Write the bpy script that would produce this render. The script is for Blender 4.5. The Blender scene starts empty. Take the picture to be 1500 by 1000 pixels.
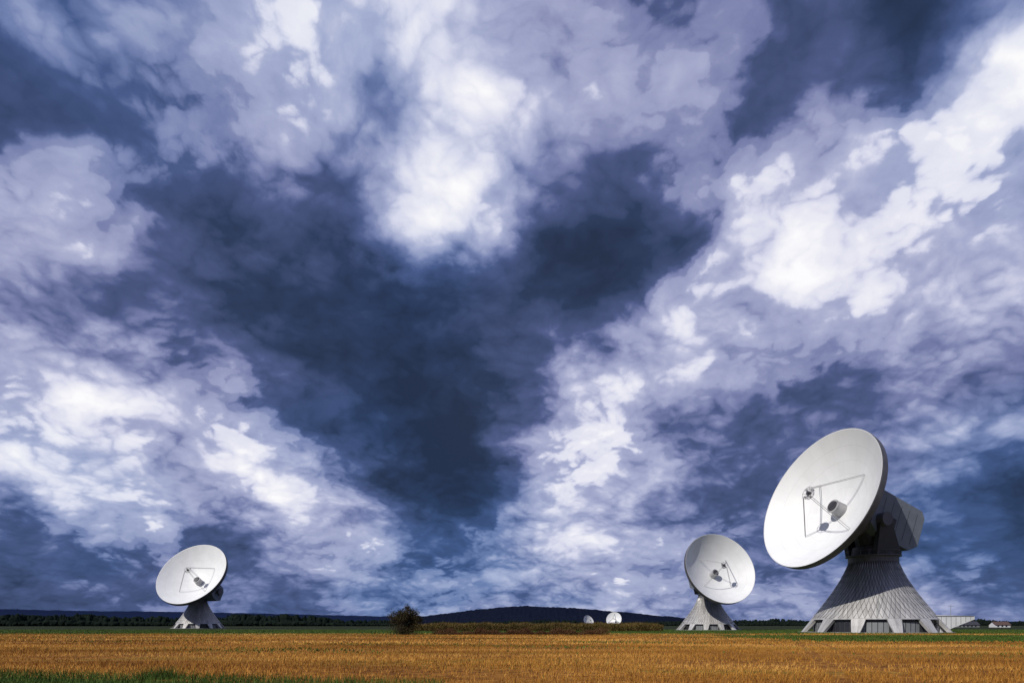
import bpy, bmesh, math, random, numpy as np
from mathutils import Vector, Matrix
from mathutils import noise as mnoise
random.seed(4); rng=np.random.default_rng(7)
sc=bpy.context.scene
sc.view_settings.view_transform='Standard'; sc.view_settings.look='None'; sc.view_settings.exposure=0
SUN=Vector((-0.54,-0.52,0.63)).normalized()

# ---------------------------------------------------------------- camera, sun
c=bpy.data.cameras.new('camera'); cam=bpy.data.objects.new('camera',c); sc.collection.objects.link(cam)
c.lens=24; c.sensor_width=36; c.shift_y=0.276; c.clip_end=30000; c.clip_start=0.1
cam.location=(0,0,1.8); cam.rotation_euler=(math.radians(90),0,0); sc.camera=cam
s=bpy.data.lights.new('sun','SUN'); so=bpy.data.objects.new('sun',s); sc.collection.objects.link(so)
s.energy=4.3; s.angle=math.radians(0.5); s.color=(1,.95,.87)
so.rotation_euler=SUN.to_track_quat('Z','Y').to_euler(); so.location=(-50,-50,60)

# ---------------------------------------------------------------- node helper
class NT:
    def __init__(s,nt): s.nt=nt; nt.nodes.clear(); s.L=nt.links
    def put(s,sock,v):
        if isinstance(v,bpy.types.NodeSocket): s.L.new(v,sock)
        else: sock.default_value=v
    def M(s,op,a,b=0.0,c=0.0,clamp=False):
        n=s.nt.nodes.new('ShaderNodeMath'); n.operation=op; n.use_clamp=clamp
        s.put(n.inputs[0],a); s.put(n.inputs[1],b); s.put(n.inputs[2],c); return n.outputs[0]
    def V(s,op,a,b=(0,0,0),k=1.0):
        n=s.nt.nodes.new('ShaderNodeVectorMath'); n.operation=op
        s.put(n.inputs[0],a); s.put(n.inputs[1],b)
        if op=='SCALE': s.put(n.inputs['Scale'],k)
        return n.outputs[0]
    def comb(s,x,y,z):
        n=s.nt.nodes.new('ShaderNodeCombineXYZ'); s.put(n.inputs[0],x);s.put(n.inputs[1],y);s.put(n.inputs[2],z); return n.outputs[0]
    def sep(s,v):
        n=s.nt.nodes.new('ShaderNodeSeparateXYZ'); s.L.new(v,n.inputs[0]); return n.outputs
    def noise(s,vec,scale,det=6,rough=.55,color=False,dim='3D'):
        n=s.nt.nodes.new('ShaderNodeTexNoise'); n.noise_dimensions=dim; s.put(n.inputs['Vector'],vec); n.inputs['Scale'].default_value=scale
        n.inputs['Detail'].default_value=det; n.inputs['Roughness'].default_value=rough
        return n.outputs['Color'] if color else n.outputs['Fac']
    def mr(s,v,a,b,c=0.0,d=1.0,kind='LINEAR'):
        n=s.nt.nodes.new('ShaderNodeMapRange'); n.interpolation_type=kind; n.clamp=True
        s.put(n.inputs[0],v); s.put(n.inputs[1],a);s.put(n.inputs[2],b);s.put(n.inputs[3],c);s.put(n.inputs[4],d)
        return n.outputs[0]
    def mixf(s,f,a,b):
        n=s.nt.nodes.new('ShaderNodeMix'); n.data_type='FLOAT'; s.put(n.inputs[0],f); s.put(n.inputs[2],a); s.put(n.inputs[3],b); return n.outputs[0]
    def mixc(s,f,a,b,mode='MIX'):
        n=s.nt.nodes.new('ShaderNodeMix'); n.data_type='RGBA'; n.blend_type=mode; s.put(n.inputs[0],f); s.put(n.inputs[6],a); s.put(n.inputs[7],b); return n.outputs[2]
    def ramp(s,f,stops,interp='LINEAR'):
        n=s.nt.nodes.new('ShaderNodeValToRGB'); n.color_ramp.interpolation=interp; s.put(n.inputs[0],f); el=n.color_ramp.elements
        for k,(p,cc) in enumerate(stops):
            e=el[k] if k<2 else el.new(p)
            e.position=p; e.color=tuple(cc)[:3]+(1,)
        return n.outputs[0]
def lin(c): return tuple(((x/255+.055)/1.055)**2.4 if x>10 else x/255/12.92 for x in c)+(1,)

# ---------------------------------------------------------------- sky
def build_world():
    w=bpy.data.worlds.new("World"); sc.world=w; w.use_nodes=True
    N=NT(w.node_tree); nt=N.nt; L=N.L; M=N.M; V=N.V; mr=N.mr
    w.cycles.sampling_method='MANUAL'; w.cycles.sample_map_resolution=256
    tc=nt.nodes.new('ShaderNodeTexCoord')
    X,Y,Z=N.sep(tc.outputs['Generated'])
    zc=M('MAXIMUM',Z,0.0)
    den=M('ADD',zc,0.42)
    q=N.comb(M('DIVIDE',X,den),M('DIVIDE',Y,den),0.0)     # cloud-deck coordinates
    w1=V('SUBTRACT',N.noise(q,3.6,6,.60,color=True,dim='2D'),(.5,.5,.5))
    s1=N.sep(w1)
    az=M('ARCTAN2',X,Y)
    t=M('DIVIDE',zc,M('MAXIMUM',Y,0.3))
    att=mr(t,0.0,0.35,0.06,.16)
    az2=M('ADD',az,M('MULTIPLY',s1[0],att))
    t2=M('ADD',t,M('MULTIPLY',s1[1],att))
    A=math.radians(50)
    fa=mr(az2,-A,A)
    # painted cloud brightness by azimuth / elevation band
    rows=[
    [3.8,3.8,3.9,4,5.2,6.0,6.0,5,7.2,6.6,5.4,5,4.2,3.6,2.8,2.8,2.2,.6,1.3,4],
    [2.8,3.1,3.8,4.6,5.6,6.2,6.8,4.2,6.4,7.8,6.2,5.4,4.6,4,2.6,2.8,3.2,1.6,4.4,7.5],
    [1.7,2.3,3.4,4.6,5.2,5.2,5.6,4.8,5.0,5.8,5.0,3.4,4.2,4.6,2.0,4.2,6.6,7,7.5,7],
    [4.5,4.8,3.8,3.2,3.2,4.2,4.6,5.6,6.8,6.8,4.4,2.6,2.6,4.2,6.3,6.3,5.6,5.8,5.3,5.8],
    [6,4.8,3.2,1.9,1.5,1.8,2.4,4.3,6.2,5.0,1.2,.8,.9,2.8,6.8,7.2,6.8,6.5,5.8,5.8],
    [5.2,4.2,3.2,2.5,1.1,.8,1.2,1,1.2,1.4,.7,.8,1.2,5.2,7.2,7.6,7.2,6.6,6.2,5.8],
    [4.2,3.7,3.7,3.6,1.8,.7,.7,.5,.6,1.3,2.2,2.2,5.0,7,5.6,5.2,5.2,4.7,5.8,5.2],
    [5.6,6.8,6.3,5.8,4.2,2.4,1.3,.6,.3,1.0,2.2,7.0,6.5,5.3,4.7,4.2,2.3,4.2,4.2,3.7],
    [7.2,7.6,6.8,6,5.8,3.4,1.6,.9,.4,.7,5.4,6.8,6,4.7,3,3.7,3.7,3.7,4.2,3.7],
    [6,6.5,6,5.5,7,7.2,5.8,2.2,.7,.7,5.6,7.0,5.3,3.2,2.3,3.2,3.7,3.7,2.7,1.3],
    [2.2,3.2,3.8,4.2,2.3,4.8,5.8,5.2,2.4,3.8,6,6.6,5.5,4.0,3.4,3.0,3.4,2.5,2.2,1.6],
    [2.2,2.4,3.0,3.4,3.2,3.2,3.4,4.0,4.0,4.0,4.4,4.8,4.8,4.4,4.4,4.2,3.8,3.8,4.0,3.4]]
    val=None
    for i in range(11,-1,-1):
        st=[((math.atan((37.5+75*j-750)/1000)+A)/(2*A),(vv/10,)*3) for j,vv in enumerate(rows[i])]
        o=N.ramp(fa,st,'CARDINAL')
        if val is None: val=o
        else:
            ta=(914-(37.5+75*(i+1)))/1000
            val=N.mixf(mr(t2,ta,ta+.075),val,o)
    base=val
    qw=V('ADD',q,V('SCALE',w1,k=.09))
    def billow(p,cfg):
        tot=None
        for sc_,am in cfg:
            n_=M('MULTIPLY',M('ABSOLUTE',M('SUBTRACT',N.noise(V('ADD',p,(sc_*1.7,sc_*.9,0)),sc_,0,.5,dim='2D'),.5)),am*3.2)
            tot=n_ if tot is None else M('ADD',tot,n_)
        return tot
    b0=billow(qw,((4.6,.32),(9.6,.28),(20.0,.19),(41.0,.11)))
    f1=N.noise(qw,5.0,8,.58,dim='2D')
    d=M('MULTIPLY',M('SUBTRACT',f1,.49),.66)
    d=M('ADD',d,M('MULTIPLY',M('SUBTRACT',b0,.36),.48))
    damp=M('MULTIPLY',mr(base,0.05,0.45,0.42,1.0),mr(t,0.0,0.3,.8,1.0))
    Lm=M('ADD',M('MULTIPLY_ADD',base,1.08,-.01),M('MULTIPLY',d,damp))
    # overlapping cloud layers: a sunlit edge (crisp in places, soft in others) fading inwards
    sm=N.noise(q,3.3,2,.5,dim='2D')
    soft=mr(sm,.38,.62,.22,.75)
    amp=mr(sm,.38,.66,.16,.04)
    def layer(n,ph,k):
        s_=M('FRACT',M('MULTIPLY_ADD',Lm,n,ph))
        e=M('MULTIPLY',mr(s_,0.0,soft,0,1,'SMOOTHSTEP'),M('SUBTRACT',1.0,s_))
        return M('MULTIPLY',M('SUBTRACT',e,.36),M('MULTIPLY',amp,k))
    gate=mr(Lm,.08,.35,.3,1.0)
    out_=M('ADD',Lm,M('MULTIPLY',gate,M('ADD',layer(2.7,.15,1.0),layer(5.1,.6,.35))))
    fine=M('MULTIPLY',M('SUBTRACT',N.noise(qw,14.0,5,.60,dim='2D'),.5),mr(base,.05,.5,.10,.20))
    out_=M('ADD',out_,fine)
    lav=[(0,(38,49,74)),(.12,(48,62,94)),(.3,(82,94,138)),(.45,(122,129,172)),(.6,(168,173,206)),(.75,(214,215,235)),(1.0,(254,253,255))]
    blu=[(0,(32,46,74)),(.12,(40,60,96)),(.3,(64,90,140)),(.45,(106,128,176)),(.6,(160,173,209)),(.75,(212,217,237)),(1.0,(253,253,254))]
    c1=N.ramp(out_,[(p,lin(x)) for p,x in lav]); c2=N.ramp(out_,[(p,lin(x)) for p,x in blu])
    hue=M('ADD',mr(N.noise(q,1.3,2,.5,dim='2D'),.42,.64,0,.7),mr(t,.05,.3,.35,0))
    col=N.mixc(M('MINIMUM',hue,1.0),c1,c2)
    sky=nt.nodes.new('ShaderNodeTexSky'); sky.sky_type='NISHITA'; sky.sun_disc=False
    sky.sun_elevation=math.asin(SUN.z); sky.sun_rotation=math.atan2(SUN.x,SUN.y)
    cl=V('SCALE',col,k=10.0)      # cloud radiance in the same units as the Nishita sky
    o=N.mixc(0.985,sky.outputs[0],cl)
    bg=nt.nodes.new('ShaderNodeBackground'); bg.inputs[1].default_value=.1; L.new(o,bg.inputs[0])
    out=nt.nodes.new('ShaderNodeOutputWorld'); L.new(bg.outputs[0],out.inputs[0])
build_world()

# ---------------------------------------------------------------- materials
def mat(name,fn):
    m=bpy.data.materials.new(name); m.use_nodes=True; N=NT(m.node_tree)
    b=N.nt.nodes.new('ShaderNodeBsdfPrincipled'); o=N.nt.nodes.new('ShaderNodeOutputMaterial'); N.L.new(b.outputs[0],o.inputs[0])
    fn(N,b); return m
def objco(N): return N.nt.nodes.new('ShaderNodeTexCoord').outputs['Object']
def simple(name,c1,c2=None,rough=.7,scale=1.0,metal=0):
    def f(N,b):
        co=objco(N); n=N.noise(co,scale,5,.6)
        cc=N.mixc(N.mr(n,.3,.7),c1+(1,),(c2 or c1)+(1,))
        N.put(b.inputs['Base Color'],cc); b.inputs['Roughness'].default_value=rough; b.inputs['Metallic'].default_value=metal
    return mat(name,f)
def f_dish(N,b):
    co=objco(N); x,y,z=N.sep(co)     # dish object: radius normalised to 1
    r=N.M('SQRT',N.M('ADD',N.M('MULTIPLY',x,x),N.M('MULTIPLY',y,y)))
    a=N.M('ARCTAN2',y,x)
    ring=N.M('ABSOLUTE',N.M('SUBTRACT',N.M('FRACT',N.M('MULTIPLY',r,6.0)),.5))
    rl=N.mr(ring,.47,.5,0,1)
    rad=N.M('ABSOLUTE',N.M('SUBTRACT',N.M('FRACT',N.M('MULTIPLY',a,36/(2*math.pi))),.5))
    wl=N.mr(N.M('MULTIPLY',N.M('SUBTRACT',.5,rad),r),0.0,.016,1,0)
    ln=N.M('MAXIMUM',rl,N.M('MULTIPLY',wl,.6))
    pan=N.nt.nodes.new('ShaderNodeTexWhiteNoise'); pan.noise_dimensions='2D'
    N.put(pan.inputs['Vector'],N.comb(N.M('FLOOR',N.M('MULTIPLY_ADD',r,6.0,0)),N.M('FLOOR',N.M('MULTIPLY',a,36/(2*math.pi))),0.0))
    st=N.noise(co,3.0,6,.6)
    v=N.M('MULTIPLY',N.M('SUBTRACT',1.0,N.M('MULTIPLY',ln,.14)),N.M('MULTIPLY',N.mr(pan.outputs['Value'],0,1,.955,1.0),N.mr(st,.3,.75,.91,1.0)))
    N.put(b.inputs['Base Color'],N.V('SCALE',(.68,.69,.70),k=v)); b.inputs['Roughness'].default_value=.55
MD=mat('dish_white_paint',f_dish)
MBACK=simple('dish_back_paint',(.10,.10,.11),(.07,.07,.08),.6,.4)
MRIM=simple('dish_rim_paint',(.08,.08,.09),(.05,.05,.06),.55,.6)
MWHITE=simple('white_steel',(.62,.62,.62),(.52,.52,.53),.5,.5)
MGREY=simple('cabin_cladding',(.15,.17,.20),(.11,.13,.16),.5,.5)
MSTEEL=simple('galvanised_steel',(.34,.34,.35),(.26,.26,.27),.5,.8)
MDARK=simple('dark_steel',(.035,.035,.04),(.025,.025,.03),.6,.8)
MGLASS=simple('dark_glazing',(.02,.022,.028),(.03,.03,.035),.2,.3)
MDOOR=simple('grey_door',(.20,.21,.22),(.14,.15,.16),.5,.8)
MCONC=simple('concrete',(.30,.29,.27),(.22,.21,.2),.9,1.5)
def f_clad(N,b):
    co=objco(N); g=N.nt.nodes.new('ShaderNodeNewGeometry').outputs['Random Per Island']
    x,y,z=N.sep(co)
    a=N.M('ARCTAN2',y,x)
    st=N.noise(N.comb(N.M('MULTIPLY',N.M('COSINE',a),9.0),N.M('MULTIPLY',N.M('SINE',a),9.0),N.M('MULTIPLY',z,.10)),1.8,5,.65)   # rain streaks
    v=N.M('MULTIPLY',N.mr(g,0,1,.80,1.07),N.mr(st,.3,.7,.55,1.12))
    grime_shade=N.mr(N.M('ADD',z,N.M('MULTIPLY',st,6.0)),6,17,1.0,.45)  # soiling plus the dish's shadow, painted darker towards the cone top
    v=N.M('MULTIPLY',v,grime_shade)
    N.put(b.inputs['Base Color'],N.V('SCALE',(.54,.53,.52),k=v)); b.inputs['Roughness'].default_value=.45; b.inputs['Metallic'].default_value=.3
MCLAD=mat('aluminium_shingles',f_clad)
MSEAM=simple('dark_seam',(.035,.035,.04),None,.7)  # near-black backing that shows in the plate joints and behind the doors

# ---------------------------------------------------------------- mesh helpers
def mesh_obj(name,v,f,mats,mi=None,smooth=False,parent=None,mw=None):
    me=bpy.data.meshes.new(name); me.from_pydata([tuple(p) for p in v],[],f)
    for m in (mats if isinstance(mats,list) else [mats]): me.materials.append(m)
    if mi is not None: me.polygons.foreach_set('material_index',mi)
    me.polygons.foreach_set('use_smooth',[smooth]*len(me.polygons)); me.update()
    o=bpy.data.objects.new(name,me); sc.collection.objects.link(o)
    if mw is not None: o.matrix_world=mw
    if parent: o.parent=parent
    return o
class B:   # accumulates primitives
    def __init__(s): s.v=[];s.f=[];s.mi=[]
    def add(s,v,f,m=0):
        k=len(s.v); s.v+= [tuple(p) for p in v]; s.f+=[tuple(i+k for i in q) for q in f]; s.mi+=[m]*len(f)
    def box(s,cx,cy,cz,sx,sy,sz,m=0):
        v=[Vector((cx+sx*a/2,cy+sy*b/2,cz+sz*c/2)) for a in(-1,1) for b in(-1,1) for c in(-1,1)]
        s.add(v,[(0,1,3,2),(4,6,7,5),(0,4,5,1),(2,3,7,6),(0,2,6,4),(1,5,7,3)],m)
    def tube(s,p,q,r0,r1=None,n=8,m=0,caps=True):
        p=Vector(p);q=Vector(q); r1=r0 if r1 is None else r1
        d=(q-p).normalized(); a=d.orthogonal().normalized(); b=d.cross(a)
        v=[];
        for (o,r) in((p,r0),(q,r1)):
            for i in range(n):
                t=2*math.pi*i/n; v.append(o+a*math.cos(t)*r+b*math.sin(t)*r)
        f=[(i,(i+1)%n,n+(i+1)%n,n+i) for i in range(n)]
        if caps: f+=[tuple(range(n-1,-1,-1)),tuple(range(n,2*n))]
        s.add(v,f,m)
    def obj(s,name,mats,parent=None,smooth=False,mw=None,bevel=0):
        o=mesh_obj(name,s.v,s.f,mats,s.mi,smooth,parent,mw)
        if bevel:
            md=o.modifiers.new('b','BEVEL'); md.width=bevel; md.segments=2; md.limit_method='ANGLE'
        return o

def antenna(center,n,R,ped,rb,rt,H,box,openphase=0.0,annex=False,name='satellite_dish_antenna'):
    """center: rim centre, n: boresight, ped: pedestal foot xy, box=(t0,t1,width,height,up offset)"""
    root=bpy.data.objects.new(name,None); sc.collection.objects.link(root); root.location=(ped[0],ped[1],0); 
    bpy.context.view_layer.update()
    inv=Matrix.Translation((-ped[0],-ped[1],0))
    n=Vector(n).normalized(); a=n.cross(Vector((0,0,1))).normalized(); b=a.cross(n).normalized()  # a: horizontal, b: up
    if b.z<0: b=-b; a=-a
    Fm=Matrix((( a.x,b.x,n.x,center[0]),(a.y,b.y,n.y,center[1]),(a.z,b.z,n.z,center[2]),(0,0,0,1)))
    k=R/16.0
    mw=inv@Fm
    D=.44; NR,NA=18,96
    v=[(0,0,-D)];f=[]
    for i in range(1,NR+1):
        r=i/NR
        for j in range(NA):
            t=2*math.pi*j/NA; v.append((r*math.cos(t),r*math.sin(t),-D*(1-r*r)))
    for j in range(NA): f.append((0,1+j,1+(j+1)%NA))
    for i in range(NR-1):
        for j in range(NA):
            p=1+i*NA; f.append((p+j,p+NA+j,p+NA+(j+1)%NA,p+(j+1)%NA))
    mesh_obj('reflector',v,f,MD,None,True,root,mw@Matrix.Scale(R,4))
    prof=[(1.0,0.0),(1.010,.003),(1.014,-.012),(1.006,-.10),(.99,-.115),(.93,-.135),(.62,-.36),(.34,-.52),(.30,-.60)]
    v=[];f=[];mi=[]
    for (r,z) in prof:
        for j in range(NA):
            t=2*math.pi*j/NA; v.append((R*r*math.cos(t),R*r*math.sin(t),R*z))
    for i in range(len(prof)-1):
        for j in range(NA):
            f.append((i*NA+j,(i+1)*NA+j,(i+1)*NA+(j+1)%NA,i*NA+(j+1)%NA)); mi.append(0 if i<1 else (1 if i<4 else 2))
    mesh_obj('back_shell',v,f,[MWHITE,MRIM,MBACK],mi,False,root,mw)
    g=B()
    for j in range(24):
        t=2*math.pi*j/24; ct,stt=math.cos(t),math.sin(t)
        g.tube((R*.92*ct,R*.92*stt,-R*.15),(R*.36*ct,R*.36*stt,-R*.54),.13*k,m=0,n=5)
        t2=2*math.pi*(j+1)/24
        g.tube((R*.66*ct,R*.66*stt,-R*.35),(R*.66*math.cos(t2),R*.66*math.sin(t2),-R*.35),.12*k,n=5)
    g.obj('back_ribs',[MDARK],root,mw=mw)
    g=B()
    g.tube((0,0,-7.2*k),(0,0,-4.6*k),1.6*k,1.45*k,24,0)
    g.tube((0,0,-4.6*k),(0,0,-4.35*k),1.55*k,1.55*k,24,0)
    g.tube((0,0,-4.35*k),(0,0,-4.1*k),1.2*k,1.1*k,16,1)
    g.obj('feed_horn',[MSTEEL,MDARK],root,mw=mw)
    g=B(); zs=2.2*k
    g.tube((0,0,zs),(0,0,zs+.2*k),1.25*k,1.2*k,28,0)
    g.tube((0,0,zs+.2*k),(0,0,zs+.9*k),.5*k,.4*k,12,1)
    for q in range(4):
        t=math.pi*.25+q*math.pi/2
        ct,stt=math.cos(t),math.sin(t)
        g.box(1.1*k*ct,1.1*k*stt,zs+.4*k,.3*k,.3*k,.8*k,2)
    for q in range(8):
        t=q*math.pi/4; t2=t+math.pi/4
        g.tube((1.5*k*math.cos(t),1.5*k*math.sin(t),zs+.8*k),(1.5*k*math.cos(t2),1.5*k*math.sin(t2),zs+.8*k),.06*k,n=5,m=2)
        g.tube((1.5*k*math.cos(t),1.5*k*math.sin(t),zs+.8*k),(0.5*k*math.cos(t),0.5*k*math.sin(t),zs+.3*k),.05*k,n=5,m=2)
    g.obj('subreflector',[MWHITE,MDARK,MSTEEL],root,mw=mw)
    g=B(); fr=.56*R; zf=-D*R*(1-.56**2)+.02
    for q in range(4):
        t=math.pi*.25+q*math.pi/2
        for dd in (-.024,.024):
            g.tube((fr*math.cos(t+dd),fr*math.sin(t+dd),zf),(1.4*k*math.cos(t+dd*5),1.4*k*math.sin(t+dd*5),zs+.7*k),.065*k,n=6,m=0)
    g.obj('feed_legs',[MSTEEL],root,mw=mw)
    g=B()
    g.tube((0,0,-R*.5),(0,0,-12.5*k),4.9*k,4.2*k,24,1)
    t0,t1,wd,hg,uo=[x*k for x in box]
    zb0,zb1=uo-hg/2,uo+hg/2
    pr=[(-t0,zb0+hg*.18),(-t0,zb1-.4*k),(-t0-.6*k,zb1),(-t1+1.2*k,zb1-.2*k),(-t1,zb1-1.6*k),(-t1,zb0+1.8*k),(-t1+2.2*k,zb0),(-t0-3.0*k,zb0)]
    v=[(-wd/2,y,z) for z,y in pr]+[(wd/2,y,z) for z,y in pr]; m=len(pr)
    g.add(v,[(i,(i+1)%m,m+(i+1)%m,m+i) for i in range(m)]+[tuple(range(m-1,-1,-1)),tuple(range(m,2*m))],0)
    for sx in (-1,1):
        for i in range(1,6):
            z=-t0-(t1-t0)*i/6
            g.box(sx*(wd/2+.02*k),uo,z,.06*k,hg*.72,.08*k,2)
        g.box(sx*(wd/2+.05*k),uo-.1*hg,-t0-(t1-t0)*.42,.08*k,2.2*k,1.3*k,2)
    g.obj('equipment_cabin',[MGREY,MBACK,MDARK],root,mw=mw,bevel=.12*k)
    ax=Vector(center)-n*14*k
    fa=Vector((n.x,n.y,0)).normalized(); sa=Vector((-fa.y,fa.x,0))
    g=B()
    P=Vector((0,0,H)); 
    g.tube(P+Vector((0,0,-.3)),P+Vector((0,0,1.2*k)),rt*1.04,rt*1.04,32,0)
    g.tube(P+Vector((0,0,1.2*k)),P+Vector((0,0,3.2*k)),rt*.92,rt*.86,32,1)
    E=ax-Vector((ped[0],ped[1],0))
    for sg in (-1,1):
        o=sa*sg*5.2*k; w=sa*.6*k
        base0=P+Vector((0,0,1.2*k))+o*.72-fa*3.6*k; base1=P+Vector((0,0,1.2*k))+o*.72+fa*3.6*k
        top0=E+o-fa*1.3*k+Vector((0,0,.8*k)); top1=E+o+fa*1.3*k+Vector((0,0,.8*k))
        vv=[base0-w,base0+w,base1-w,base1+w,top0-w,top0+w,top1-w,top1+w]
        g.add(vv,[(0,1,3,2),(4,6,7,5),(0,4,5,1),(2,3,7,6),(0,2,6,4),(1,5,7,3)],1)
        g.tube(E+o-sa*sg*1.2*k,E+o+sa*sg*1.1*k,1.5*k,1.5*k,16,0)
    g.tube(E-sa*5*k,E+sa*5*k,1.0*k,1.0*k,12,1)
    g.tube(P+Vector((0,0,3*k)),E-Vector((0,0,1.5*k)),rt*.7,rt*.5,16,1)
    for i in range(20):
        t=2*math.pi*i/20;t2=2*math.pi*(i+1)/20; rr=rt*1.12
        p=P+Vector((rr*math.cos(t),rr*math.sin(t),1.2*k)); p2=P+Vector((rr*math.cos(t2),rr*math.sin(t2),1.2*k))
        g.tube(p,p+Vector((0,0,1.1*k)),.05*k,n=4,m=0); g.tube(p+Vector((0,0,1.1*k)),p2+Vector((0,0,1.1*k)),.05*k,n=4,m=0)
    g.tube(P+Vector((0,0,1.05*k)),P+Vector((0,0,1.25*k)),rt*1.15,rt*1.15,32,0)
    g.obj('azimuth_mount',[MBACK,MDARK],root)
    # pedestal: flared cone of elongated diamond plates above door bays
    NB=12; NS=72; hs=3.1*rb/15.3
    pr=lambda h: rt+(rb-rt)*max(0,1-h/H)**1.3
    rows=10; v=[]
    for i in range(rows+1):
        h0=hs+(H-hs)*(i/rows); 
        for j in range(NS):
            t=2*math.pi*(j+.5*(i%2))/NS; r=pr(h0)
            v.append((r*math.cos(t),r*math.sin(t),h0))
    V2=[];F2=[]
    def plate(ids,lift):
        cc=sum((Vector(v[i]) for i in ids),Vector())/len(ids); nn=Vector((cc.x,cc.y,0)).normalized()
        kk=len(V2)
        for q_,i in enumerate(ids):
            p=Vector(v[i]); V2.append(p+(cc-p)*.09+nn*(.03+(lift*random.uniform(.5,1.6) if q_==0 else 0)))
        F2.append(tuple(range(kk,kk+len(ids))))
    idx=lambda i,j:i*NS+j%NS
    for i in range(rows-1):
        for j in range(NS):
            if i%2==0: plate((idx(i,j),idx(i+1,j),idx(i+2,j),idx(i+1,j-1)),.10)
            else: plate((idx(i,j),idx(i+1,j+1),idx(i+2,j),idx(i+1,j)),.10)
    for j in range(NS): plate((idx(0,j),idx(0,j+1),idx(1,j)),0)
    mesh_obj('cladding_plates',V2,F2,MCLAD,None,False,root)
    f=[]
    for i in range(rows):
        for j in range(NS): f.append((i*NS+j,i*NS+(j+1)%NS,(i+1)*NS+(j+1)%NS,(i+1)*NS+j))
    mesh_obj('cladding_backing',v,f,MSEAM,None,False,root)
    g=B()
    def pt(fr_,h,dr=0,bay=0):
        t=openphase+2*math.pi*(bay+fr_)/NB; r=pr(h)+dr
        return (r*math.cos(t),r*math.sin(t),h)
    for bay in range(NB):
        lo=[.08,.28];hi=[-.04,.40]
        for z0,z1,fa0,fa1 in ((0,hs*.5,0,.5),(hs*.5,hs,.5,1)):
            l0=lo[0]+(hi[0]-lo[0])*fa0; l1=lo[1]+(hi[1]-lo[1])*fa0; u0=lo[0]+(hi[0]-lo[0])*fa1;u1=lo[1]+(hi[1]-lo[1])*fa1
            ml=(l0+l1)/2; mu=(u0+u1)/2
            pts=[pt(l0,z0,.08,bay),pt(ml,z0,.10,bay),pt(l1,z0,.08,bay),pt(u0,z1,.08,bay),pt(mu,z1,.10,bay),pt(u1,z1,.08,bay)]
            inn=[pt(l0,z0,-.8,bay),pt(l1,z0,-.8,bay),pt(u0,z1,-.8,bay),pt(u1,z1,-.8,bay)]
            g.add(pts+inn,[(0,1,4,3),(1,2,5,4),(0,3,8,6),(2,7,9,5)],0)
        for q in range(4):
            p0=.36+.64*q/4; p1=.36+.64*(q+1)/4
            g.add([pt(p0,hs*.93,.12,bay),pt(p1,hs*.93,.12,bay),pt(p1,hs*1.03,.10,bay),pt(p0,hs*1.03,.10,bay)],[(0,1,2,3)],0)
        rw=pr(hs)-.35
        nseg=5
        for q in range(nseg):
            f0=.22+.84*q/nseg; f1=.22+.84*(q+1)/nseg
            t0_=openphase+2*math.pi*(bay+f0+.012)/NB; t1_=openphase+2*math.pi*(bay+f1-.012)/NB
            ww=[(rw*math.cos(tt),rw*math.sin(tt),zz) for zz in (0,hs*.72,hs*.76,hs) for tt in (t0_,t1_)]
            g.add(ww,[(0,1,3,2)],2 if (bay%3) else 1); g.add(ww,[(4,5,7,6)],1)
    rw=pr(hs)-.42
    ring=[(rw*math.cos(2*math.pi*i/48),rw*math.sin(2*math.pi*i/48),z) for z in (0,hs+.05) for i in range(48)]
    g.add(ring,[(i,(i+1)%48,48+(i+1)%48,48+i) for i in range(48)],3)
    g.tube((0,0,-.3),(0,0,.12),rb+.5,rb+.5,48,4)
    g.obj('pedestal_base',[MCLAD,MGLASS,MDOOR,MSEAM,MCONC],root)
    if annex:
        g=B()
        sh=[(5.5,0),(11.2,0),(12.2,.9),(17.3,2.9),(17.3,3.5),(16.6,3.65),(5.5,3.9)]
        y0,y1=-8.5,-.5; m=len(sh)
        g.add([(x,y0,z) for x,z in sh]+[(x,y1,z) for x,z in sh],[(i,(i+1)%m,m+(i+1)%m,m+i) for i in range(m)]+[tuple(range(m-1,-1,-1)),tuple(range(m,2*m))],0)
        for i in range(9):
            x=8+i*1.05
            zb=.3 if x<11.8 else .9+(x-12.2)*.4+.2
            g.box(x,y0-.03,(zb+3.5)/2,.06,.05,3.5-zb,1)
        g.box(11.4,y0-.05,3.62,11.2,.1,.14,1)
        g.tube((16,y1-2,3.6),(16,y1-2,6.2),.06,.04,6,1); g.tube((15.4,y1-2,5.9),(16.8,y1-2,5.9),.04,.04,5,1)
        g.obj('annex',[MWHITE,MDOOR],root)
    return root

antenna((67.2,150,29.5),(-.889,-.314,.334),16,(82,155),15.3,5.0,16.0,(11.5,26,9,10,1.6),openphase=.25,annex=True)
antenna((64.2,210,19.1),(.232,-.906,.353),11.6,(62.8,219),9.9,2.9,10.6,(9,17,12,8,.5),openphase=.1)
antenna((-141,300,24.1),(-.164,-.826,.539),16,(-142.3,310),11.2,3.5,12.2,(9,17,11,8,-.5),openphase=.3)

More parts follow.
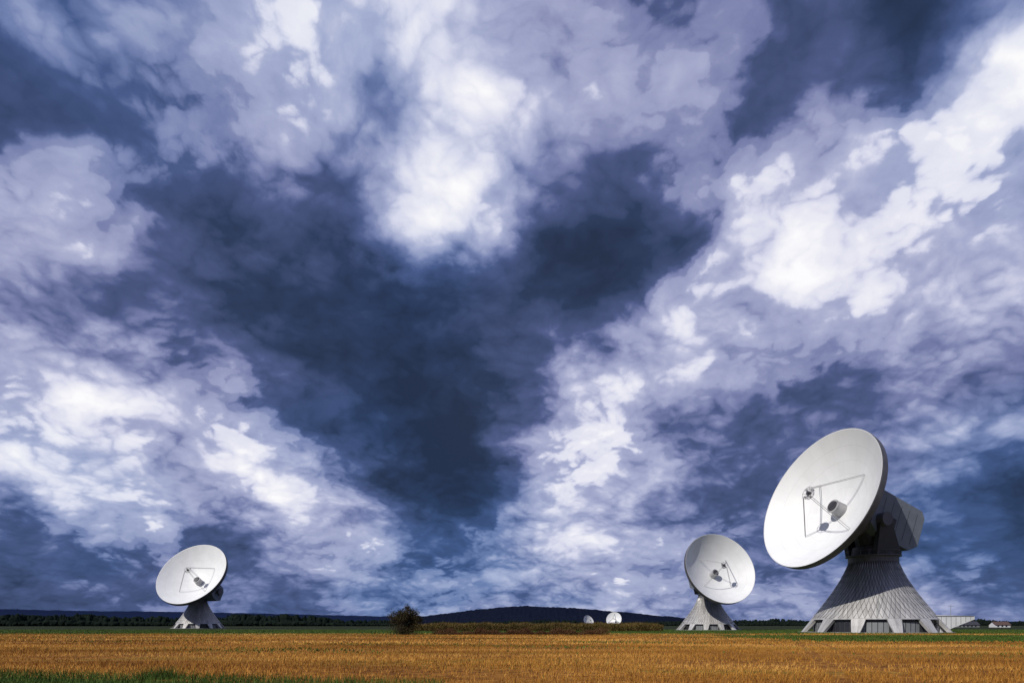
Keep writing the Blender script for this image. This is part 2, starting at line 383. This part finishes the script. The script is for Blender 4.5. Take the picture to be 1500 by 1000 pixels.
def small_antenna(center,n,R,name='small_dish_antenna'):
    root=bpy.data.objects.new(name,None); sc.collection.objects.link(root); root.location=(center[0],center[1],0)
    n=Vector(n).normalized(); a=Vector((0,0,1)).cross(n).normalized(); b=n.cross(a)
    mw=Matrix((( a.x,b.x,n.x,0),(a.y,b.y,n.y,0),(a.z,b.z,n.z,center[2]),(0,0,0,1)))
    v=[(0,0,-.3)];f=[];NA=40;NR=6
    for i in range(1,NR+1):
        for j in range(NA):
            r=i/NR;t=2*math.pi*j/NA; v.append((r*math.cos(t),r*math.sin(t),-.3*(1-r*r)))
    for j in range(NA): f.append((0,1+j,1+(j+1)%NA))
    for i in range(NR-1):
        for j in range(NA):
            p=1+i*NA; f.append((p+j,p+NA+j,p+NA+(j+1)%NA,p+(j+1)%NA))
    mesh_obj('reflector',v,f,MD,None,True,root,mw@Matrix.Scale(R,4))
    g=B(); g.tube((0,0,-.02*R),(0,0,-.25*R),R*1.02,R*.6,40,0,caps=False); g.tube((0,0,-.25*R),(0,0,-.5*R),R*.6,R*.2,24,0)
    for q in range(3):
        t=math.pi/2+q*2.094; g.tube((.8*R*math.cos(t),.8*R*math.sin(t),-.1*R),(0,0,.45*R),.03*R,n=5,m=1)
    g.tube((0,0,.4*R),(0,0,.5*R),.14*R,n=12,m=1)
    g.obj('back_and_feed',[MWHITE,MSTEEL],root,mw=mw)
    g=B(); ex=-n*R*.5
    g.tube((ex.x,ex.y,0),(ex.x,ex.y,center[2]+ex.z+.3),R*.30,R*.16,16,0); g.box(ex.x,ex.y,.8,R*.9,R*.9,1.6)
    g.obj('pedestal',[MWHITE],root)
small_antenna((89.5,600,6.3),(-.35,-.9,.35),6.7)
small_antenna((67.5,600,4.6),(.55,-.75,.35),5.6)

# ---------------------------------------------------------------- terrain
def f_ground(N,b):
    co=objco(N); x,y,z=N.sep(co)
    n1=N.noise(N.comb(N.M('MULTIPLY',x,.35),y,0.0),.11,6,.6)
    n2=N.noise(co,1.7,6,.65)
    n3=N.noise(N.comb(N.M('MULTIPLY',x,.06),N.M('MULTIPLY',y,.6),0.0),1.0,4,.6)
    straw=N.ramp(N.M('ADD',N.M('MULTIPLY',n2,.45),N.M('MULTIPLY',n1,.55)),[(.38,(.070,.022,.004)),(.5,(.23,.095,.015)),(.62,(.48,.24,.044))])
    green=N.ramp(n2,[(.3,(.018,.035,.005)),(.7,(.06,.095,.014))])
    edge=N.mr(N.M('ADD',y,N.M('MULTIPLY',n3,36.0)),128,148)
    gx=N.M('MULTIPLY',N.mr(N.M('ADD',x,N.M('MULTIPLY',n1,20.0)),26,52),N.M('MULTIPLY',N.mr(N.M('ADD',y,N.M('MULTIPLY',n3,16)),70,80),N.mr(N.M('ADD',y,N.M('MULTIPLY',n3,16)),108,120,1,0)))
    weeds=N.M('MULTIPLY',N.mr(n1,.52,.62),.7)
    g=N.M('MAXIMUM',N.M('MAXIMUM',edge,N.M('MULTIPLY',gx,.9)),weeds)
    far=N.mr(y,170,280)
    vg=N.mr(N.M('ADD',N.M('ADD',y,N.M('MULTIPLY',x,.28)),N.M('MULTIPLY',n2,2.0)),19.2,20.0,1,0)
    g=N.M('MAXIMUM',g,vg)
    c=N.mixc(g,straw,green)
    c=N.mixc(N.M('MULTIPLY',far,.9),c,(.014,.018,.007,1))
    N.put(b.inputs['Base Color'],c); b.inputs['Roughness'].default_value=.95
    b.inputs['Specular IOR Level'].default_value=.1
    bn=N.nt.nodes.new('ShaderNodeBump'); bn.inputs['Strength'].default_value=.8; bn.inputs['Distance'].default_value=.15; N.L.new(n2,bn.inputs['Height']); N.L.new(bn.outputs[0],b.inputs['Normal'])
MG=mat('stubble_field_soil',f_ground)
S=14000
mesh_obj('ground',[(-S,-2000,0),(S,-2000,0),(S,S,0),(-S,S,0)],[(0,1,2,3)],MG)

def blades(name,X,Y,H,W,mtl,lean=.35,z0=None):
    n=len(X); ang=rng.uniform(0,np.pi,n); dx=np.cos(ang)*W/2; dy=np.sin(ang)*W/2
    lx=rng.normal(0,lean,n)*H; ly=rng.normal(0,lean,n)*H
    z=np.zeros(n) if z0 is None else z0
    V=np.empty((n,3,3)); V[:,0]=np.stack([X-dx,Y-dy,z-.01],1); V[:,1]=np.stack([X+dx,Y+dy,z-.01],1); V[:,2]=np.stack([X+lx,Y+ly,z+H],1)
    me=bpy.data.meshes.new(name); me.vertices.add(n*3); me.vertices.foreach_set('co',V.ravel())
    me.loops.add(n*3); me.loops.foreach_set('vertex_index',np.arange(n*3,dtype=np.int32))
    me.polygons.add(n); me.polygons.foreach_set('loop_start',np.arange(0,n*3,3,dtype=np.int32)); 
    me.materials.append(mtl); me.update(calc_edges=True)
    o=bpy.data.objects.new(name,me); sc.collection.objects.link(o); return o
def leafmat(name,c1,c2,c3,sc_=.12,aniso=1.0,amt=.4):
    def f(N,b):
        g=N.nt.nodes.new('ShaderNodeNewGeometry').outputs['Random Per Island']
        x,y,z=N.sep(objco(N))
        n=N.noise(N.comb(N.M('MULTIPLY',x,aniso),y,z),sc_,4,.6)
        v=N.M('ADD',N.M('MULTIPLY',g,1-amt),N.M('MULTIPLY',N.mr(n,.36,.64),amt))
        N.put(b.inputs['Base Color'],N.ramp(v,[(0,c1),(.5,c2),(1,c3)])); b.inputs['Roughness'].default_value=.8
        b.inputs['Specular IOR Level'].default_value=.2
    return mat(name,f)
MST=leafmat('straw',(.10,.034,.006),(.37,.170,.026),(.72,.42,.11),.10,.3,.68)
MGR=leafmat('grass_blades',(.015,.035,.004),(.045,.085,.010),(.11,.14,.025),.5)
MCORN=leafmat('corn_leaves',(.030,.022,.006),(.085,.055,.014),(.15,.11,.03),.2)
MWEED=leafmat('dry_weeds',(.03,.012,.005),(.075,.030,.011),(.10,.07,.02),.3)
def fan(n,y0,y1,half=.95,power=1.0):
    u=rng.random(n); Y=(y0**(2-power)+u*(y1**(2-power)-y0**(2-power)))**(1/(2-power))
    X=rng.uniform(-half,half,n)*Y
    return X,Y
X1,Y1=fan(200000,15,60,power=.6); 
rowd=np.array([.97,.24]); off=X1*(-rowd[1])+Y1*rowd[0]; sn=np.round(off/.28)*.28+rng.normal(0,.035,len(off)); d=(sn-off)
X1=X1-rowd[1]*d; Y1=Y1+rowd[0]*d
k1=(Y1+.28*X1>20.0)|(X1>-4)
X1=X1[k1];Y1=Y1[k1]
X2,Y2=fan(120000,55,136,power=1.2)
m2=~((X2>36+rng.normal(0,5,len(X2)))&(Y2>72+rng.normal(0,2,len(X2)))&(Y2<108+rng.normal(0,3,len(X2))))
X2=X2[m2];Y2=Y2[m2]
X=np.concatenate([X1,X2]);Y=np.concatenate([Y1,Y2])
pn=np.sin(X*.21+1.3*np.sin(Y*.17))*np.sin(Y*.33+1.1*np.sin(X*.09))
# tractor wheelings: paired tracks running obliquely away across the field
tr=(X*.93-Y*.36); trk=np.abs(((tr+6)%18)-9); track=(np.abs(trk-1.0)<.28)
kp=rng.random(len(X))<np.clip(.78+.6*pn,.15,1)*np.where(track,.2,1); X=X[kp];Y=Y[kp]
blades('stubble',X,Y,rng.uniform(.05,.22,len(X)),np.where(Y<60,rng.uniform(.012,.04,len(X)),rng.uniform(.05,.11,len(X))),MST)
Xa,Ya=fan(90000,14,32,1.1,.8); m=(Ya+.28*Xa<20.2+rng.normal(0,.6,len(Xa)))&(Xa<-2); Xa=Xa[m];Ya=Ya[m]
tx=rng.normal(-11.6,.35,500);ty=rng.normal(22.6,.3,500)
Xb=rng.uniform(32,125,36000);Yb=rng.uniform(70,110,36000); 
Xc,Yc=fan(60000,130,230,.95,1.2)
# young weeds coming up through the stubble, in loose patches
Xd,Yd=fan(60000,18,110,.95,1.0); pd=np.sin(Xd*.13+2+1.5*np.sin(Yd*.11))*np.sin(Yd*.23+1.2*np.sin(Xd*.07)+1)
kd=rng.random(len(Xd))<np.clip(pd*1.2-.25,0.02,.8); Xd=Xd[kd];Yd=Yd[kd]
X=np.concatenate([Xa,tx,Xb,Xc,Xd]);Y=np.concatenate([Ya,ty,Yb,Yc,Yd]); n=len(X)
Hh=np.where(Y<40,rng.uniform(.1,.3,n),rng.uniform(.1,.28,n)); Hh[len(Xa):len(Xa)+500]*=1.7; Hh[n-len(Xd):]*=.6
Ww=np.where(Y<40,rng.uniform(.015,.03,n),rng.uniform(.06,.2,n))
blades('meadow_grass',X,Y,Hh,Ww,MGR)
n=60000; X=rng.uniform(-27,39,n); Y=176+rng.random(n)**1.6*60
X=X+ (Y-176)*.12
hh=2.15+.25*np.sin(X*.6)+.2*np.sin(X*1.7+1)
z0=rng.uniform(0,1,n)**.8*hh*.8
blades('corn_field',X,Y,rng.uniform(.3,.8,n),rng.uniform(.08,.2,n),MCORN,.5,z0)
n=30000; X=rng.normal(0,1,n)*4+rng.choice([-8,-3,2,7,12],n)*1.2; Y=rng.uniform(118,128,n)
k=(X>-14)&(X<17); X=X[k];Y=Y[k]; nn=len(X)
hh=.55+.35*np.sin(X*.9)+.25*np.sin(X*2.3+2); hh=np.maximum(hh,.12)
blades('weed_thicket',X,Y,rng.uniform(.1,.35,nn),rng.uniform(.05,.14,nn),MWEED,.8,rng.random(nn)*hh)

# ---------------------------------------------------------------- bush / small tree
def tree(name,x,y,h,w,nstem,nleaf,MB,ML,sd=1):
    R=random.Random(sd); g=B(); tips=[]
    def br(p,d,L,r,lv):
        q=p+d*L; g.tube(p,q,r,r*.65,6,0,caps=False)
        if lv==0: tips.append(q); return
        tips.append(p+d*L*.6)
        for i in range(R.choice((2,3,3))):
            a=Vector((R.gauss(0,1),R.gauss(0,1),R.gauss(.25,.6))).normalized()
            br(q,(d*.9+a*.65).normalized(),L*R.uniform(.62,.85),r*.6,lv-1)
    for i in range(nstem):
        t=2*math.pi*i/nstem+R.random(); 
        d=Vector((math.cos(t)*.42,math.sin(t)*.42,1)).normalized()
        br(Vector((math.cos(t)*.25,math.sin(t)*.25,-.1)),d,h*.30*R.uniform(.8,1.1),.10,3)
    tp=np.array([tuple(t) for t in tips]); 
    sx=w/2/np.percentile(np.abs(tp[:,0]),97); sz=(h-.2)/np.percentile(tp[:,2],98)
    g.v=[(a*sx,b*sx,c_*sz) for a,b,c_ in g.v]; tp*=np.array([sx,sx,sz])
    root=bpy.data.objects.new(name,None); sc.collection.objects.link(root); root.location=(x,y,0)
    g.obj('branches',[MB],root)
    idx=rng.integers(0,len(tp),nleaf); P=tp[idx]+rng.normal(0,1,(nleaf,3))*np.array([.28,.28,.25])
    # low skirt of foliage down to the ground
    lo=np.stack([rng.normal(0,w*.22,nleaf//4),rng.normal(0,w*.2,nleaf//4),rng.uniform(.1,h*.35,nleaf//4)],1); P=np.concatenate([P,lo])
    P=P[P[:,2]>.1]; nl=len(P)
    V=np.repeat(P[:,None,:],3,1)+rng.normal(0,.07,(nl,3,3))
    me=bpy.data.meshes.new('foliage'); me.vertices.add(nl*3); me.vertices.foreach_set('co',V.ravel()); me.loops.add(nl*3); me.loops.foreach_set('vertex_index',np.arange(nl*3,dtype=np.int32))
    me.polygons.add(nl); me.polygons.foreach_set('loop_start',np.arange(0,nl*3,3,dtype=np.int32)); me.materials.append(ML); me.update(calc_edges=True)
    o=bpy.data.objects.new('foliage',me); sc.collection.objects.link(o); o.parent=root
MBARK=simple('bark',(.05,.035,.022),(.03,.022,.015),.9,3)
MLEAF=leafmat('bush_leaves',(.010,.010,.005),(.030,.024,.009),(.06,.046,.015),.8)
tree('bush',-18.6,118,4.7,5.0,7,14000,MBARK,MLEAF,3)

# ---------------------------------------------------------------- forest belts and hills
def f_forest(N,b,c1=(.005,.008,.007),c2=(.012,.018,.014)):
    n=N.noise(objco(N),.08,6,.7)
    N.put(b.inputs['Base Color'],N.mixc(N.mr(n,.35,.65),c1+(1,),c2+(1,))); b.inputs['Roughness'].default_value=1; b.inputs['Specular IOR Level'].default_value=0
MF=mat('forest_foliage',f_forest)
MH=mat('wooded_hill',lambda N,b:f_forest(N,b,(.005,.007,.017),(.008,.011,.024)))  # bluish distance haze is put into the hill base colour
MH2=mat('far_wooded_hill',lambda N,b:f_forest(N,b,(.007,.012,.036),(.010,.017,.046)))  # stronger haze tint in the colour of the farther ridge
def belt(name,x0,x1,y,hfun,n,depth,seed=1):
    R=random.Random(seed); v=[];f=[]
    bm=bmesh.new(); bmesh.ops.create_icosphere(bm,subdivisions=2,radius=1); bv=[tuple(p.co) for p in bm.verts]; bf=[tuple(q.index for q in p.verts) for p in bm.faces]; bm.free()
    for i in range(n):
        x=R.uniform(x0,x1); yy=y+R.uniform(0,depth); h=hfun(x*y/yy)*R.uniform(.68,1.06)
        under=R.random()<.4
        if under: h*=.5; yy=y-R.uniform(0,6)
        w=h*R.uniform(.28,.45)*(1.9 if under else 1); k=len(v); ph=R.random()*50
        conif=R.random()<.45 and not under
        for (a,b,c_) in bv:
            q=1+.35*mnoise.noise(Vector((a*2+ph,b*2,c_*2)))
            tw=(1-.75*(c_*.5+.5)) if conif else 1
            v.append((x+a*w*q*tw,yy+b*w*q*tw,h*.44+c_*h*.56*(q if not conif else 1)))
        f+=[tuple(t+k for t in q) for q in bf]
    return mesh_obj(name,v,f,MF,None,False)
def H_left(x):
    px=750+1000*x/700
    return 11+1.6*math.sin(px*.02)+1.0*math.sin(px*.057+1)- max(0,(px-420)/150)*4
belt('tree_line',-720,-105,700,lambda x:max(5,H_left(x)),1700,60,2)
belt('tree_line',-110,560,900,lambda x:7+1.2*math.sin(x*.03),1100,50,5)
belt('tree_line',380,1250,1100,lambda x:9+1.5*math.sin(x*.02)+1.2*math.sin(x*.061),1300,50,6)
def hill(name,pts,D,depth,m,amp=.0012,seed=0):
    xs=np.linspace(pts[0][0],pts[-1][0],900); px=[p[0] for p in pts]; pz=[p[1] for p in pts]
    H=np.interp(xs,px,pz); ker=np.hanning(41);ker/=ker.sum(); Hp=np.pad(H,20,mode='edge'); H=np.convolve(Hp,ker,'valid')
    v=[];f=[];K=9
    for i,(x,h) in enumerate(zip(xs,H)):
        for k in range(K):
            t=k/(K-1); prof=math.sin(math.pi*t)**.8 if 0<t<1 else 0
            nz=mnoise.fractal(Vector((x*.012+seed,k*1.7,0)),1.0,2.0,5)+.6*mnoise.noise(Vector((x*.09,k*3.1,seed)))
            v.append((x,D+depth*(t-.5),max(-1,h*prof+(D*amp*nz*2.2 if prof>0 else -1))))
    n=len(xs)
    for i in range(n-1):
        for k in range(K-1):
            f.append((i*K+k,(i+1)*K+k,(i+1)*K+k+1,i*K+k+1))
    mesh_obj(name,v,f,m)
def P2(lst,D): return [((px-750)/1000*D,(914-py)/1000*D) for px,py in lst]
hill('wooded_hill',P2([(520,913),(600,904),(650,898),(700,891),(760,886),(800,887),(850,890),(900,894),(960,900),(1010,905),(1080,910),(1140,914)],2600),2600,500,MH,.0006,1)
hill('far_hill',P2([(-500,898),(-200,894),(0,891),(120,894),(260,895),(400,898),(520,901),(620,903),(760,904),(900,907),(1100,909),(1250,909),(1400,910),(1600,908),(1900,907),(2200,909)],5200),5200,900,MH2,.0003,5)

def building(name,x,y,w,d,h,mw_,mr_):
    root=bpy.data.objects.new(name,None); sc.collection.objects.link(root); root.location=(x,y,0)
    g=B(); g.box(0,0,h/2,w,d,h); g.add([(-w/2,-d/2,h),(-w/2,d/2,h),(-w/2,0,h+d*.28)],[(0,1,2)]); g.add([(w/2,-d/2,h),(w/2,d/2,h),(w/2,0,h+d*.28)],[(0,2,1)]); g.obj('walls',[mw_],root)
    g=B(); e=.4
    for sg in(-1,1):
        g.add([(-w/2-e,sg*(d/2+e),h-.2),(w/2+e,sg*(d/2+e),h-.2),(w/2+e,0,h+d*.28+.15),(-w/2-e,0,h+d*.28+.15),(-w/2-e,sg*(d/2+e),h-.05),(w/2+e,sg*(d/2+e),h-.05),(w/2+e,0,h+d*.28+.3),(-w/2-e,0,h+d*.28+.3)],[(0,1,2,3),(4,7,6,5),(0,4,5,1)])
    g.obj('roof',[mr_],root)
    g=B()
    for i in range(int(w/2.5)): g.box(-w/2+1.5+i*2.5,-d/2-.03,h*.55,1.1,.08,1.1)
    g.obj('windows',[MGLASS],root)
MROOF=simple('roof_tiles',(.09,.05,.04),(.06,.035,.03),.8,2)
building('farm_building',300,420,9,6,1.6,MWHITE,MROOF)
building('farm_building',292,440,14,7,1.6,MDOOR,MDARK)
